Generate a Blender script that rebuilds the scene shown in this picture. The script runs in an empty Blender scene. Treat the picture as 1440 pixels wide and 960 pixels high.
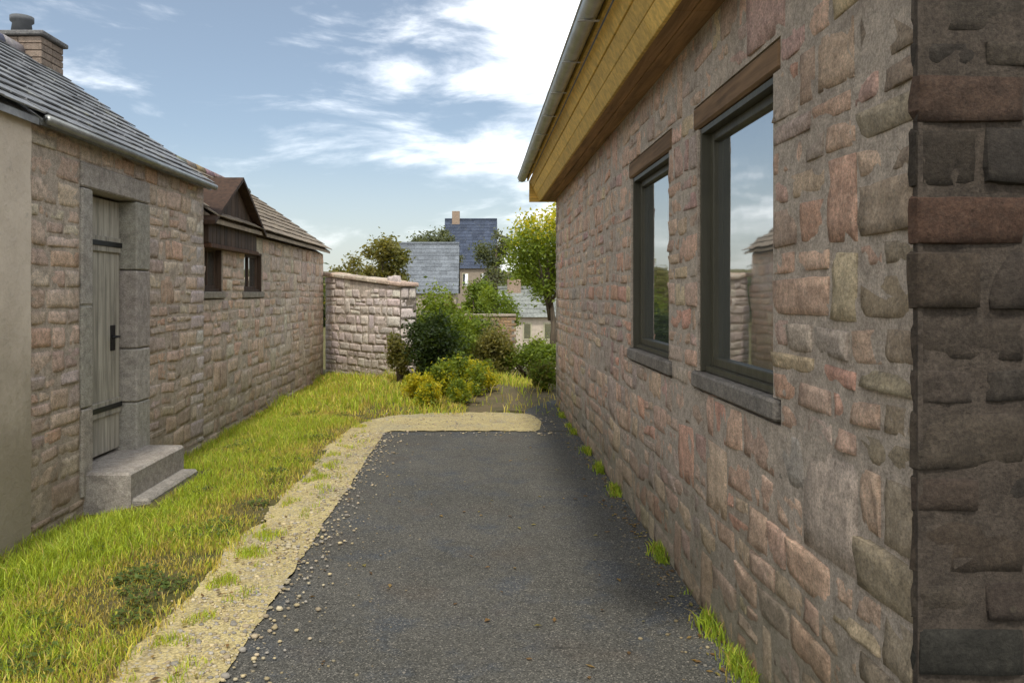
import bpy, math, random
import numpy as np
from mathutils import Vector, noise as mn

R = math.radians
scene = bpy.context.scene
COL = scene.collection
random.seed(7)
WLOC = {}                      # object name -> world origin used when building children

# ------------------------------------------------------------------ helpers
def tag(o, label=None, cat=None, group=None, kind=None):
    if label: o['label'] = label
    if cat: o['category'] = cat
    if group: o['group'] = group
    if kind: o['kind'] = kind
    return o

def empty(name, loc, label, cat, group=None):
    o = bpy.data.objects.new(name, None)
    o.empty_display_size = 0.3
    COL.objects.link(o)
    o.location = loc
    WLOC[o.name] = Vector(loc)
    return tag(o, label, cat, group)

class MB:
    """collects faces in world space, links them as ONE mesh object"""
    def __init__(self):
        self.v, self.f, self.c, self.s = [], [], [], []
    def add(self, vs, fs, col=(1, 1, 1), smooth=False):
        b = len(self.v)
        self.v.extend(tuple(p) for p in vs)
        self.c.extend([col] * len(vs))
        for f in fs:
            self.f.append(tuple(i + b for i in f)); self.s.append(smooth)
    def box(self, x0, x1, y0, y1, z0, z1, col=(1, 1, 1), bev=0.0):
        if bev <= 0:
            vs = [(x, y, z) for z in (z0, z1) for y in (y0, y1) for x in (x0, x1)]
            self.add(vs, [(0, 2, 3, 1), (4, 5, 7, 6), (0, 1, 5, 4), (2, 6, 7, 3), (0, 4, 6, 2), (1, 3, 7, 5)], col)
        else:
            self.hexa([(x, y, z) for z in (z0, z1) for y in (y0, y1) for x in (x0, x1)], col, bev)
    def hexa(self, p, col=(1, 1, 1), bev=0.0):
        """eight corners ordered as in box; chamfered when bev > 0"""
        P = [Vector(q) for q in p]
        if bev <= 0:
            self.add(P, [(0, 2, 3, 1), (4, 5, 7, 6), (0, 1, 5, 4), (2, 6, 7, 3), (0, 4, 6, 2), (1, 3, 7, 5)], col); return
        vs, idx = [], {}
        for i in range(8):
            nb = [i ^ 1, i ^ 2, i ^ 4]
            d = [(P[j] - P[i]) for j in nb]
            d = [q.normalized() * min(bev, q.length * .45) if q.length > 1e-9 else q for q in d]
            for k in range(3):      # vertex lying on the face normal to axis k
                o = [d[j] for j in range(3) if j != k]
                idx[(i, k)] = len(vs); vs.append(P[i] + o[0] + o[1])
        fs = []
        quads = {0: [(0, 4, 6, 2), (1, 3, 7, 5)], 1: [(0, 1, 5, 4), (2, 6, 7, 3)], 2: [(0, 2, 3, 1), (4, 5, 7, 6)]}
        for k in quads:
            for q in quads[k]: fs.append(tuple(idx[(i, k)] for i in q))
        for i in range(8):
            fs.append((idx[(i, 0)], idx[(i, 1)], idx[(i, 2)]))
        for i in range(8):
            for a in range(3):
                j = i ^ (1 << a)
                if j > i:
                    k1, k2 = [k for k in range(3) if k != a]
                    fs.append((idx[(i, k1)], idx[(j, k1)], idx[(j, k2)], idx[(i, k2)]))
        self.add(vs, fs, col)
    def tube(self, pts, radii, n=8, col=(1, 1, 1), cap=True):
        pts = [Vector(p) for p in pts]
        vs, fs = [], []
        for i, p in enumerate(pts):
            t = (pts[min(i + 1, len(pts) - 1)] - pts[max(i - 1, 0)]).normalized()
            a = t.cross(Vector((0, 0, 1)) if abs(t.z) < .9 else Vector((1, 0, 0))).normalized()
            b = t.cross(a)
            r = radii[i] if isinstance(radii, (list, tuple)) else radii
            for k in range(n):
                an = 2 * math.pi * k / n
                vs.append(p + a * math.cos(an) * r + b * math.sin(an) * r)
        for i in range(len(pts) - 1):
            for k in range(n):
                k2 = (k + 1) % n
                fs.append((i * n + k, i * n + k2, (i + 1) * n + k2, (i + 1) * n + k))
        if cap:
            fs.append(tuple(range(n))[::-1]); fs.append(tuple(range((len(pts) - 1) * n, len(pts) * n)))
        self.add(vs, fs, col, True)
    def build(self, name, mat, parent=None, recalc=True):
        o0 = WLOC[parent.name] if parent else Vector((0, 0, 0))
        me = bpy.data.meshes.new(name)
        me.from_pydata([(x - o0.x, y - o0.y, z - o0.z) for x, y, z in self.v], [], self.f)
        me.polygons.foreach_set('use_smooth', self.s)
        ca = me.color_attributes.new('Col', 'FLOAT_COLOR', 'POINT')
        ca.data.foreach_set('color', np.array([(r, g, b, 1.) for r, g, b in self.c], dtype=np.float32).ravel())
        if recalc:
            import bmesh
            bm = bmesh.new(); bm.from_mesh(me)
            bmesh.ops.recalc_face_normals(bm, faces=bm.faces)
            bm.to_mesh(me); bm.free()
        me.materials.append(mat)
        o = bpy.data.objects.new(name, me)
        COL.objects.link(o)
        if parent: o.parent = parent
        WLOC[o.name] = o0
        return o

def np_mesh(name, verts, k, cols, mat, parent=None, smooth=False):
    """verts: (n*k,3) array, every k vertices one face (quads / tris)"""
    o0 = np.array(WLOC[parent.name]) if parent else np.zeros(3)
    verts = np.asarray(verts, dtype=np.float64) - o0
    n = len(verts) // k
    me = bpy.data.meshes.new(name)
    me.vertices.add(len(verts)); me.vertices.foreach_set('co', verts.astype(np.float32).ravel())
    me.loops.add(n * k); me.loops.foreach_set('vertex_index', np.arange(n * k, dtype=np.int32))
    me.polygons.add(n); me.polygons.foreach_set('loop_start', np.arange(0, n * k, k, dtype=np.int32))
    me.update(calc_edges=True)
    ca = me.color_attributes.new('Col', 'FLOAT_COLOR', 'POINT')
    ca.data.foreach_set('color', np.c_[cols, np.ones(len(cols))].astype(np.float32).ravel())
    me.materials.append(mat)
    o = bpy.data.objects.new(name, me); COL.objects.link(o)
    if parent: o.parent = parent
    WLOC[o.name] = Vector(o0)
    return o

# ------------------------------------------------------------------ materials
class Mat:
    def __init__(self, name):
        self.m = bpy.data.materials.new(name); self.m.use_nodes = True
        self.nt = self.m.node_tree; self.nt.nodes.clear()
        self.out = self.n('ShaderNodeOutputMaterial')
        self.tc = self.n('ShaderNodeTexCoord')
    def n(self, t, **kw):
        nd = self.nt.nodes.new(t)
        for k, v in kw.items():
            if k in nd.inputs.keys(): self.set(nd.inputs[k], v)
            else: setattr(nd, k, v)
        return nd
    def set(self, sock, v):
        if hasattr(v, 'node'): self.nt.links.new(v, sock)
        else: sock.default_value = v
    def noise(self, scale, detail=5, rough=.6, vec=None, dist=0.0):
        nd = self.n('ShaderNodeTexNoise')
        nd.inputs['Scale'].default_value = scale; nd.inputs['Detail'].default_value = detail
        nd.inputs['Roughness'].default_value = rough; nd.inputs['Distortion'].default_value = dist
        self.nt.links.new(vec if vec is not None else self.tc.outputs['Object'], nd.inputs['Vector'])
        return nd.outputs['Fac']
    def voro(self, scale, feature='F1', out='Distance', vec=None):
        nd = self.n('ShaderNodeTexVoronoi', feature=feature)
        nd.inputs['Scale'].default_value = scale
        self.nt.links.new(vec if vec is not None else self.tc.outputs['Object'], nd.inputs['Vector'])
        return nd.outputs[out]
    def ramp(self, fac, a, b, lo=0.0, hi=1.0):
        nd = self.n('ShaderNodeMapRange', interpolation_type='SMOOTHSTEP')
        self.set(nd.inputs[0], fac)
        for i, v in enumerate((a, b, lo, hi)): nd.inputs[i + 1].default_value = v
        return nd.outputs[0]
    def math(self, op, a, b=0.0, c=0.0):
        nd = self.n('ShaderNodeMath', operation=op)
        self.set(nd.inputs[0], a); self.set(nd.inputs[1], b)
        if op == 'MULTIPLY_ADD': self.set(nd.inputs[2], c)
        return nd.outputs[0]
    def mix(self, fac, a, b, mode='MIX'):
        nd = self.n('ShaderNodeMix', data_type='RGBA', blend_type=mode)
        self.set(nd.inputs[0], fac)
        for s, v in ((nd.inputs[6], a), (nd.inputs[7], b)):
            if isinstance(v, tuple) and len(v) == 3: v = (*v, 1)
            self.set(s, v)
        return nd.outputs[2]
    def gray(self, fac):
        nd = self.n('ShaderNodeCombineColor')
        for i in range(3): self.nt.links.new(fac, nd.inputs[i])
        return nd.outputs[0]
    def attr(self):
        return self.n('ShaderNodeAttribute', attribute_name='Col').outputs['Color']
    def posz(self):
        g = self.n('ShaderNodeNewGeometry')
        s = self.n('ShaderNodeSeparateXYZ'); self.nt.links.new(g.outputs['Position'], s.inputs[0])
        return s.outputs
    def bump(self, h, strength, dist, prev=None):
        b = self.n('ShaderNodeBump'); b.inputs['Strength'].default_value = strength
        b.inputs['Distance'].default_value = dist
        self.nt.links.new(h, b.inputs['Height'])
        if prev is not None: self.nt.links.new(prev, b.inputs['Normal'])
        return b.outputs['Normal']
    def pbsdf(self, col, rough=.8, normal=None, metal=0.0, ior=1.5, spec=.5):
        p = self.n('ShaderNodeBsdfPrincipled')
        if isinstance(col, tuple): col = (*col, 1)
        self.set(p.inputs['Base Color'], col); self.set(p.inputs['Roughness'], rough)
        p.inputs['Metallic'].default_value = metal; p.inputs['IOR'].default_value = ior
        p.inputs['Specular IOR Level'].default_value = spec
        if normal is not None: self.nt.links.new(normal, p.inputs['Normal'])
        self.nt.links.new(p.outputs[0], self.out.inputs[0])
        return self.m

def stone_mat(name, moss=.5, moss_h=.7, mosscol=(.13, .125, .06), speck=1.0):
    m = Mat(name)
    c = m.attr()
    c = m.mix(1.0, c, m.gray(m.ramp(m.noise(17, 9, .75), .25, .75, .6, 1.3)), 'MULTIPLY')
    c = m.mix(m.ramp(m.noise(45, 4, .7), .45, .75, 0, .3 * speck), c, (.42, .38, .31))
    c = m.mix(1.0, c, m.gray(m.ramp(m.noise(95, 6, .8), .3, .7, .62, 1.34)), 'MULTIPLY')
    c = m.mix(m.ramp(m.noise(60, 3, .6), .36, .28, 0, .55), c, m.mix(1.0, c, (.35, .33, .31), 'MULTIPLY'))
    c = m.mix(m.ramp(m.noise(1.1, 6, .7), .5, .66, 0, .45), c, m.mix(1.0, c, (1.22, 1.2, 1.15), 'MULTIPLY'))
    c = m.mix(m.ramp(m.noise(2.3, 5, .6), .5, .72, 0, .55), c, m.mix(1.0, c, (.62, .58, .56), 'MULTIPLY'))
    lich = m.ramp(m.voro(14), .16, .08, 0, .4 * speck)
    lich = m.math('MULTIPLY', lich, m.ramp(m.noise(3.1, 3), .55, .65))
    c = m.mix(lich, c, (.40, .37, .24))
    z = m.posz()[2]
    h = m.math('ADD', z, m.math('MULTIPLY', m.noise(3.5, 5, .7), -1.1))
    c = m.mix(m.ramp(h, moss_h - .45, -.75 + moss_h - .45, 0, moss), c, mosscol)
    b = m.bump(m.noise(13, 9, .78), .75, .022)
    b = m.bump(m.noise(38, 7, .75), .6, .010, b)
    b = m.bump(m.noise(110, 5, .8), .7, .006, b)
    return m.pbsdf(c, .92, b, spec=.25)

def wood_mat(name, col, axis='Y', rough=.7, var=.45):
    m = Mat(name)
    mp = m.n('ShaderNodeMapping')
    mp.inputs['Scale'].default_value = {'X': (1.2, 22, 22), 'Y': (22, 1.2, 22), 'Z': (22, 22, 1.2)}[axis]
    m.nt.links.new(m.tc.outputs['Object'], mp.inputs[0])
    g = m.noise(1.0, 6, .65, mp.outputs[0], .6)
    c = m.mix(1.0, m.mix(1.0, m.attr(), (*col, 1), 'MULTIPLY'), m.gray(m.ramp(g, .3, .72, 1 - var, 1 + var * .5)), 'MULTIPLY')
    c = m.mix(m.ramp(m.noise(3.5, 5), .5, .75, 0, .5), c, m.mix(1.0, c, (.6, .6, .62), 'MULTIPLY'))
    return m.pbsdf(c, rough, m.bump(g, .4, .006), spec=.3)

def slate_mat(name, lichen=(.30, .29, .17), rough=.55, spec=.45):
    m = Mat(name)
    c = m.mix(1.0, m.attr(), m.gray(m.ramp(m.noise(11, 6, .65), .3, .75, .7, 1.25)), 'MULTIPLY')
    c = m.mix(m.ramp(m.noise(4.2, 6, .7), .55, .72, 0, .6), c, lichen)
    return m.pbsdf(c, rough, m.bump(m.noise(40, 6, .7), .4, .006), spec=spec)

def plain_mat(name, col, rough=.5, metal=0.0, var=.25, spec=.5):
    m = Mat(name)
    c = m.mix(1.0, m.mix(1.0, m.attr(), (*col, 1), 'MULTIPLY'), m.gray(m.ramp(m.noise(6, 7, .7), .3, .75, 1 - var, 1 + var * .5)), 'MULTIPLY')
    return m.pbsdf(c, rough, m.bump(m.noise(60, 4), .15, .003), metal, spec=spec)

def leaf_mat(name, trans=.45):
    m = Mat(name)
    c = m.attr()
    d = m.n('ShaderNodeBsdfPrincipled'); m.set(d.inputs['Base Color'], c); d.inputs['Roughness'].default_value = .55
    d.inputs['Specular IOR Level'].default_value = .35
    t = m.n('ShaderNodeBsdfTranslucent')
    m.set(t.inputs['Color'], m.mix(1.0, c, (1.7, 1.55, .55), 'MULTIPLY'))
    s = m.n('ShaderNodeMixShader'); s.inputs[0].default_value = trans
    m.nt.links.new(d.outputs[0], s.inputs[1]); m.nt.links.new(t.outputs[0], s.inputs[2])
    m.nt.links.new(s.outputs[0], m.out.inputs[0])
    return m.m

M = {}
M['stone_warm'] = stone_mat('warm rubble stone', .5, .75)
M['stone_shaded'] = stone_mat('shade darkened rubble stone', .3, .6, (.06, .055, .03), .12)
M['stone_left'] = stone_mat('buff rubble stone', .35, .8, mosscol=(.17, .13, .07))
M['bark'] = wood_mat('bark', (.13, .10, .07), 'Z', .9)
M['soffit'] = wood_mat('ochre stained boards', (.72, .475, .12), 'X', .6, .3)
M['soffit_shaded'] = wood_mat('shade brown boards', (.36, .21, .10), 'Y', .75)  # same wood as the ochre boards, soffit shade put into its colour
M['lintel'] = wood_mat('dark oak lintel', (.19, .115, .06), 'Y', .8)
M['darkwood'] = wood_mat('dark tarred boards', (.075, .047, .03), 'Z', .7)
M['olive'] = wood_mat('dark olive painted timber', (.075, .07, .048), 'Z', .5, .25)
M['door'] = wood_mat('weathered grey door', (.36, .335, .275), 'Z', .8)
M['zinc'] = plain_mat('zinc', (.50, .51, .50), .42, .7)
M['iron'] = plain_mat('black iron', (.03, .03, .03), .5, .6)
M['slate'] = slate_mat('grey slate')
M['browntile'] = slate_mat('brown stone tile', (.26, .23, .13), .8)
M['leaf'] = leaf_mat('leaves', .45)
M['grass'] = leaf_mat('grass blades', .35)
M['pebble'] = stone_mat('dressed stone', 0)
M['gravel'] = plain_mat('loose gravel', (1, 1, 1), .9, 0, .2, .2)
M['pot'] = plain_mat('sooty clay', (.10, .105, .11), .8)

def glass_mat():
    m = Mat('old window glass')
    b = m.bump(m.noise(3.0, 2, .5), .05, .02)
    p = m.pbsdf((.06, .07, .068), .03, b, ior=8.0, spec=.5)
    return p
M['glass'] = glass_mat()

def render_wall_mat():
    m = Mat('lime render')
    c = m.mix(m.ramp(m.noise(1.7, 7, .65), .35, .7), (.70, .61, .49), (.60, .515, .41))
    c = m.mix(m.ramp(m.noise(14, 6, .7), .55, .75, 0, .5), c, (.36, .31, .25))
    z = m.posz()[2]
    h = m.math('ADD', z, m.math('MULTIPLY', m.noise(2.5, 5, .7), -1.4))
    c = m.mix(m.ramp(h, .9, -.3, 0, .75), c, (.22, .185, .12))
    b = m.bump(m.noise(7, 7, .7), .6, .03)
    return m.pbsdf(c, .9, b, spec=.2)
M['render'] = render_wall_mat()

def asphalt_mat():
    m = Mat('asphalt')
    base = m.mix(m.ramp(m.noise(.9, 6, .6), .3, .7), (.066, .064, .054), (.092, .088, .075))
    base = m.mix(m.ramp(m.noise(3.2, 5, .65), .48, .66, 0, .85), base, (.060, .066, .071))
    base = m.mix(m.ramp(m.noise(1.6, 4, .6), .54, .68, 0, .85), base, (.084, .074, .058))
    ag = m.voro(170, 'F1', 'Color')
    s = m.n('ShaderNodeSeparateColor'); m.nt.links.new(ag, s.inputs[0])
    base = m.mix(1.0, base, m.gray(m.ramp(s.outputs[0], 0, 1, .55, 1.5)), 'MULTIPLY')
    base = m.mix(m.ramp(s.outputs[1], .86, .98, 0, .8), base, (.26, .24, .20))
    # cracks
    nv = m.n('ShaderNodeTexNoise'); nv.inputs['Scale'].default_value = 2.2; nv.inputs['Detail'].default_value = 6
    m.nt.links.new(m.tc.outputs['Object'], nv.inputs['Vector'])
    vm = m.n('ShaderNodeVectorMath', operation='MULTIPLY_ADD')
    m.nt.links.new(nv.outputs['Color'], vm.inputs[0]); vm.inputs[1].default_value = (.5, .5, .5)
    m.nt.links.new(m.tc.outputs['Object'], vm.inputs[2])
    cr = m.ramp(m.voro(.75, 'DISTANCE_TO_EDGE', 'Distance', vm.outputs[0]), .0095, .002)
    cr = m.math('MULTIPLY', cr, m.ramp(m.noise(.8, 3), .56, .66, 0, .7))
    base = m.mix(cr, base, (.022, .022, .018))
    hgt = m.math('SUBTRACT', m.voro(170), m.math('MULTIPLY', cr, -1.0))
    b = m.bump(m.noise(5, 5), .25, .02)
    b = m.bump(m.voro(170), .55, .006, b)
    b = m.bump(cr, -.6, .01, b)
    return m.pbsdf(base, .86, b, spec=.3)
M['asphalt'] = asphalt_mat()

def sand_mat():
    m = Mat('sandy gravel')
    c = m.mix(m.ramp(m.noise(2.2, 6, .65), .3, .7), (.46, .385, .185), (.385, .31, .15))
    c = m.mix(m.ramp(m.noise(6, 6, .7), .52, .7, 0, .7), c, (.24, .19, .105))
    c = m.mix(m.ramp(m.noise(1.3, 5, .7), .5, .64, 0, .6), c, (.30, .265, .175))
    ag = m.voro(110, 'F1', 'Color')
    s = m.n('ShaderNodeSeparateColor'); m.nt.links.new(ag, s.inputs[0])
    c = m.mix(1.0, c, m.gray(m.ramp(s.outputs[0], 0, 1, .68, 1.28)), 'MULTIPLY')
    c = m.mix(m.ramp(s.outputs[2], .88, .97, 0, .8), c, (.33, .31, .28))
    b = m.bump(m.noise(9, 5), .4, .02)
    b = m.bump(m.voro(110), -.8, .008, b)
    return m.pbsdf(c, .95, b, spec=.2)
M['sand'] = sand_mat()

def ground_mat():
    m = Mat('turf and soil')
    c = m.mix(m.ramp(m.noise(1.1, 6, .65), .38, .62), (.095, .095, .032), (.15, .125, .05))
    c = m.mix(m.ramp(m.noise(4.5, 6, .7), .5, .68, 0, .8), c, (.21, .155, .085))
    c = m.mix(m.ramp(m.noise(30, 5, .7), .35, .7, 0, .5), c, (.06, .062, .022))
    b = m.bump(m.noise(22, 8, .75), .8, .03)
    return m.pbsdf(c, .95, b, spec=.15)
M['ground'] = ground_mat()

def earth_mat():
    m = Mat('bare earth')
    c = m.mix(m.ramp(m.noise(3.0, 6, .65), .35, .65), (.17, .13, .075), (.12, .105, .055))
    return m.pbsdf(c, .95, m.bump(m.noise(18, 8, .75), .9, .03), spec=.15)
M['earth'] = earth_mat()

# ------------------------------------------------------------------ palettes (linear base colours)
PAL_WARM = [((0.634, 0.425, 0.307), 6), ((0.549, 0.387, 0.298), 4), ((0.660, 0.495, 0.351), 4), ((0.493, 0.406, 0.343), 3), ((0.660, 0.361, 0.255), 2),
            ((0.378, 0.335, 0.298), 1.2), ((0.660, 0.531, 0.332), 1.5), ((0.511, 0.335, 0.298), 1.2)]
PAL_SHADED = [((0.054, 0.038, 0.026), 5), ((0.067, 0.053, 0.040), 4), ((0.040, 0.031, 0.023), 4), ((0.070, 0.039, 0.025), 2), ((0.056, 0.057, 0.050), 2), ((0.028, 0.026, 0.021), 2)]  # gable stones: the end wall's shade is put into these colours
PAL_BUFF = [((0.660, 0.504, 0.384), 6), ((0.578, 0.437, 0.333), 5), ((0.660, 0.573, 0.435), 4), ((0.517, 0.427, 0.375), 3), ((0.620, 0.407, 0.283), 2), ((0.454, 0.368, 0.314), 1.5)]
PAL_PALE = [((0.660, 0.584, 0.522), 5), ((0.633, 0.530, 0.495), 5), ((0.660, 0.600, 0.503), 3), ((0.569, 0.484, 0.467), 3)]
def pick(pal, rnd):
    t = rnd.uniform(0, sum(w for _, w in pal))
    for c, w in pal:
        t -= w
        if t <= 0: break
    W = sum(w for _, w in pal)
    mu = [sum(cc[q] * w for cc, w in pal) / W for q in range(3)]
    bl = .38 if rnd.random() < .88 else .1
    c = tuple(c[q] * (1 - bl) + mu[q] * bl for q in range(3))
    k = rnd.uniform(.88, 1.12)
    return tuple(ch * k * rnd.uniform(.97, 1.03) for ch in c)

# ------------------------------------------------------------------ rubble masonry
def stone(mb, fn, u0, u1, v0, v1, rnd, col, relief, gap, wob=.022, m=9, n=7):
    g = gap * rnd.uniform(.6, 1.3)
    c = []
    for (a, b) in ((u0 + g, v0 + g), (u1 - g, v0 + g), (u1 - g, v1 - g), (u0 + g, v1 - g)):
        q = Vector((a * 2.3 + 11, b * 2.3, relief * 100))
        c.append((a + wob * mn.noise(q) + rnd.uniform(-.004, .004), b + wob * mn.noise(q + Vector((31, 7, 3))) + rnd.uniform(-.004, .004)))
    rel = relief * rnd.uniform(.55, 1.35)
    tu, tv = rnd.uniform(-.3, .3), rnd.uniform(-.3, .3)
    sd = rnd.uniform(0, 99)
    a0, b0 = u0, v0
    cut = [rnd.choice((.03, .05, .1, .16, .24)) for _ in range(4)]
    bow = .085
    planes = [(rnd.uniform(.75, 1.15), rnd.uniform(-.9, .9), rnd.uniform(-.9, .9)) for _ in range(4)]
    vs, fs = [], []
    su, sv = max(u1 - u0, .02), max(v1 - v0, .02)
    eu, ev = min(.3, .008 / su), min(.3, .008 / sv)
    us = [0, eu] + [eu + (1 - 2 * eu) * (i + 1) / (m - 3) for i in range(m - 4)] + [1 - eu, 1]
    vv = [0, ev] + [ev + (1 - 2 * ev) * (i + 1) / (n - 3) for i in range(n - 4)] + [1 - ev, 1]
    for j in range(n):
        for i in range(m):
            s, t = us[i], vv[j]
            edge = i in (0, m - 1) or j in (0, n - 1)
            cn = (i in (0, m - 1)) and (j in (0, n - 1))
            if cn:                                   # knock the corners off, each differently
                q = cut[(1 if i else 0) + (2 if j else 0)]
                s = .5 + (s - .5) * (1 - q); t = .5 + (t - .5) * (1 - q * 1.5)
            elif j in (0, n - 1) or i in (0, m - 1):  # edges wander
                if j in (0, n - 1): t += bow * mn.noise(Vector((a0 + s * su * 7, j * 3.1, sd)))
                else: s += bow * .6 * mn.noise(Vector((i * 2.7, b0 + t * sv * 7, sd)))
                if i in (1, m - 2) and j in (0, n - 1) and i != 0:
                    q = cut[(0 if i == 1 else 1) + (2 if j else 0)]; t = .5 + (t - .5) * (1 - q * .8)
                if j in (1, n - 2) and i in (0, m - 1):
                    q = cut[(1 if i else 0) + (0 if j == 1 else 2)]; s = .5 + (s - .5) * (1 - q * .5)
            a = c[0][0] * (1 - s) * (1 - t) + c[1][0] * s * (1 - t) + c[2][0] * s * t + c[3][0] * (1 - s) * t
            b = c[0][1] * (1 - s) * (1 - t) + c[1][1] * s * (1 - t) + c[2][1] * s * t + c[3][1] * (1 - s) * t
            if edge: d = -.020 + .006 * mn.noise(Vector((a * 30, b * 30, sd)))
            else:
                fc = min(p0 + pa * (s - .5) + pb * (t - .5) for p0, pa, pb in planes)
                d = -.0085 + rel * fc + 0 * (.85 + tu * (s - .5) + tv * (t - .5)) + (.005 * mn.noise(Vector((a * 9, b * 9, sd))) + .008 * mn.noise(Vector((a * 24, b * 24, sd)))) + .12 * rel * mn.noise(Vector((a * 4, b * 4, sd)))
            vs.append(fn(a, b, d))
    for j in range(n - 1):
        for i in range(m - 1):
            fs.append((j * m + i, j * m + i + 1, (j + 1) * m + i + 1, (j + 1) * m + i))
    st = len(mb.f)
    mb.add(vs, fs, col, True)
    q = 0
    for j in range(n - 1):                           # the narrow rim keeps a sharp arris
        for i in range(m - 1):
            if i in (0, m - 2) or j in (0, n - 2): mb.s[st + q] = False
            q += 1

def rubble(mb, fn, U, V, opens, pal, seed, hs=(.09, .2), ws=(.13, .42), relief=.022, gap=.0085, thick=.45, mortar=(.25, .20, .15), top=None, quoin0=None, quoin1=None, qpal=None, ext0=0.0):
    """fn(u,v,d) -> world point; U, V ranges; opens = [(u0,u1,v0,v1)]; top(u) = clip height"""
    rnd = random.Random(seed)
    u0, u1 = U; v0, v1 = V
    # backing
    ub = sorted({u0, u1, *[o[0] for o in opens], *[o[1] for o in opens]})
    for a, b in zip(ub[:-1], ub[1:]):
        if b - a < 1e-6: continue
        hol = sorted([(o[2], o[3]) for o in opens if o[0] < (a + b) / 2 < o[1]])
        segs, z = [], v0
        for h0, h1 in hol:
            if h0 > z: segs.append((z, h0))
            z = h1
        if z < v1: segs.append((z, v1))
        for s0, s1 in segs:
            p = []
            for d in (-thick, 0.0):
                for v in (s0, s1):
                    for u in (a, b):
                        vt = v
                        if top and v == v1: vt = top(u)
                        p.append(fn(u, vt, d))
            mb.hexa(p, mortar)
    # courses
    br = sorted({v0, v1, *[o[2] for o in opens], *[o[3] for o in opens]})
    br = [b for b in br if v0 <= b <= v1]
    cs = []
    for a, b in zip(br[:-1], br[1:]):
        z = a
        while z < b - 1e-4:
            h = rnd.uniform(*hs)
            if b - (z + h) < hs[0]: h = b - z if b - z < hs[1] * 1.25 else (b - z) / 2
            cs.append((z, min(z + h, b))); z += h
    k = 0; carry = []
    for ci, (z0, z1) in enumerate(cs):
        k += 1
        blocks = sorted([(o[0], o[1]) for o in opens if o[2] < (z0 + z1) / 2 < o[3]] + carry)
        carry = []
        nxt = cs[ci + 1] if ci + 1 < len(cs) else None
        if nxt and (abs(nxt[0] - z1) > 1e-4 or nxt[1] - z0 > .42): nxt = None
        segs, x = [], u0
        for b0, b1 in blocks:
            if b0 > x: segs.append((x, b0))
            x = max(x, b1)
        if x < u1: segs.append((x, u1))
        for s0, s1 in segs:
            x = s0
            if quoin0 and s0 == u0:
                w = quoin0 * (1.35 if k % 2 else .75)
                stone(mb, fn, x - ext0, x + w, z0, z1, rnd, pick(qpal or pal, rnd), relief * 1.1, gap, .006); x += w
            e = s1
            if quoin1 and s1 == u1:
                w = quoin1 * (1.35 if k % 2 else .75)
                stone(mb, fn, e - w, e, z0, z1, rnd, pick(qpal or pal, rnd), relief * 1.1, gap, .006); e -= w
            while x < e - 1e-4:
                w = rnd.uniform(*ws) * (1.0 if (z1 - z0) > .13 else .8)
                if e - (x + w) < ws[0]: w = e - x if e - x < ws[1] * 1.3 else (e - x) / 2
                if top and top(x + w / 2) < (z0 + z1) / 2 + .05:
                    x += w; continue
                wobk = .034 if (x > s0 + .01 and x + w < e - .01) else .006
                if nxt and rnd.random() < .13 and s0 + .3 < x and x + w < e - .3 and not any(o[0] < x + w + .01 and o[1] > x - .01 and o[2] < nxt[1] and o[3] > z0 for o in opens):
                    stone(mb, fn, x, x + w, z0, nxt[1], rnd, pick(pal, rnd), relief, gap, wobk); carry.append((x, x + w))
                elif (z1 - z0) > .15 and rnd.random() < .22 and w > .2:
                    zm = z0 + (z1 - z0) * rnd.uniform(.4, .6)
                    stone(mb, fn, x, x + w, z0, zm, rnd, pick(pal, rnd), relief, gap, wobk)
                    xm = x + w * rnd.uniform(.35, .65)
                    stone(mb, fn, x, xm, zm, z1, rnd, pick(pal, rnd), relief, gap, wobk)
                    stone(mb, fn, xm, x + w, zm, z1, rnd, pick(pal, rnd), relief, gap, wobk)
                else:
                    stone(mb, fn, x, x + w, z0, z1, rnd, pick(pal, rnd), relief, gap, wobk)
                x += w

def slates(mb, P0, along, up, L, S, rnd, col, w=.26, row=.19, th=.012, var=.22):
    """courses of single slates on a slope: P0 eave corner, unit vectors along the eave and up the slope"""
    P0, along, up = Vector(P0), Vector(along).normalized(), Vector(up).normalized()
    nrm = along.cross(up)
    if nrm.z < 0: nrm = -nrm
    nr = int(S / row)
    for r in range(nr + 1):
        s0, s1 = r * row, min(r * row + row * 1.7, S)
        x = -rnd.uniform(0, w)
        while x < L:
            ww = w * rnd.uniform(.8, 1.2)
            a, b = max(x, 0), min(x + ww - .006, L)
            if b - a > .03:
                j = rnd.uniform(-.012, .012)
                k = rnd.uniform(1 - var, 1 + var)
                lift = rnd.uniform(0, .006)
                p = []
                for d in (0, 1):
                    for s in (s0 + (j if r else 0), s1):
                        for u in (a, b):
                            base = .028 * (1 - (s - s0) / max(s1 - s0, .01)) + .004 + lift
                            p.append(P0 + along * u + up * s + nrm * (base + d * th))
                mb.hexa(p, tuple(c * k for c in col))
            x += ww

# ------------------------------------------------------------------ terrain
def sstep(a, b, x):
    t = min(max((x - a) / (b - a), 0), 1)
    return t * t * (3 - 2 * t)
def gh(x, y):
    z = -.03
    z += -2.3 * sstep(15.5, 36, y)
    z += 15 * sstep(110, 420, y) + 6 * sstep(60, 300, abs(x)) * sstep(20, 120, y)
    if y > 40: z += 1.2 * mn.noise(Vector((x * .012, y * .012, 3))) * sstep(40, 160, y)
    if y < 17 and -3.4 < x < -1.40:
        t = min(max((-1.40 - x) / 1.5, 0), 1)
        z += (.055 - .135 * t * t + .025 * mn.noise(Vector((x * 2.1, y * 2.1, 0)))) * sstep(-1.40, -1.52, x) * (1 - sstep(14.5, 16.5, y))
    if 10.3 < y < 18 and -1.6 < x < .9:
        z += .06 * sstep(.9, .3, x) * sstep(10.3, 11.2, y) * (1 - sstep(15, 18, y))
    return z
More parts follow.
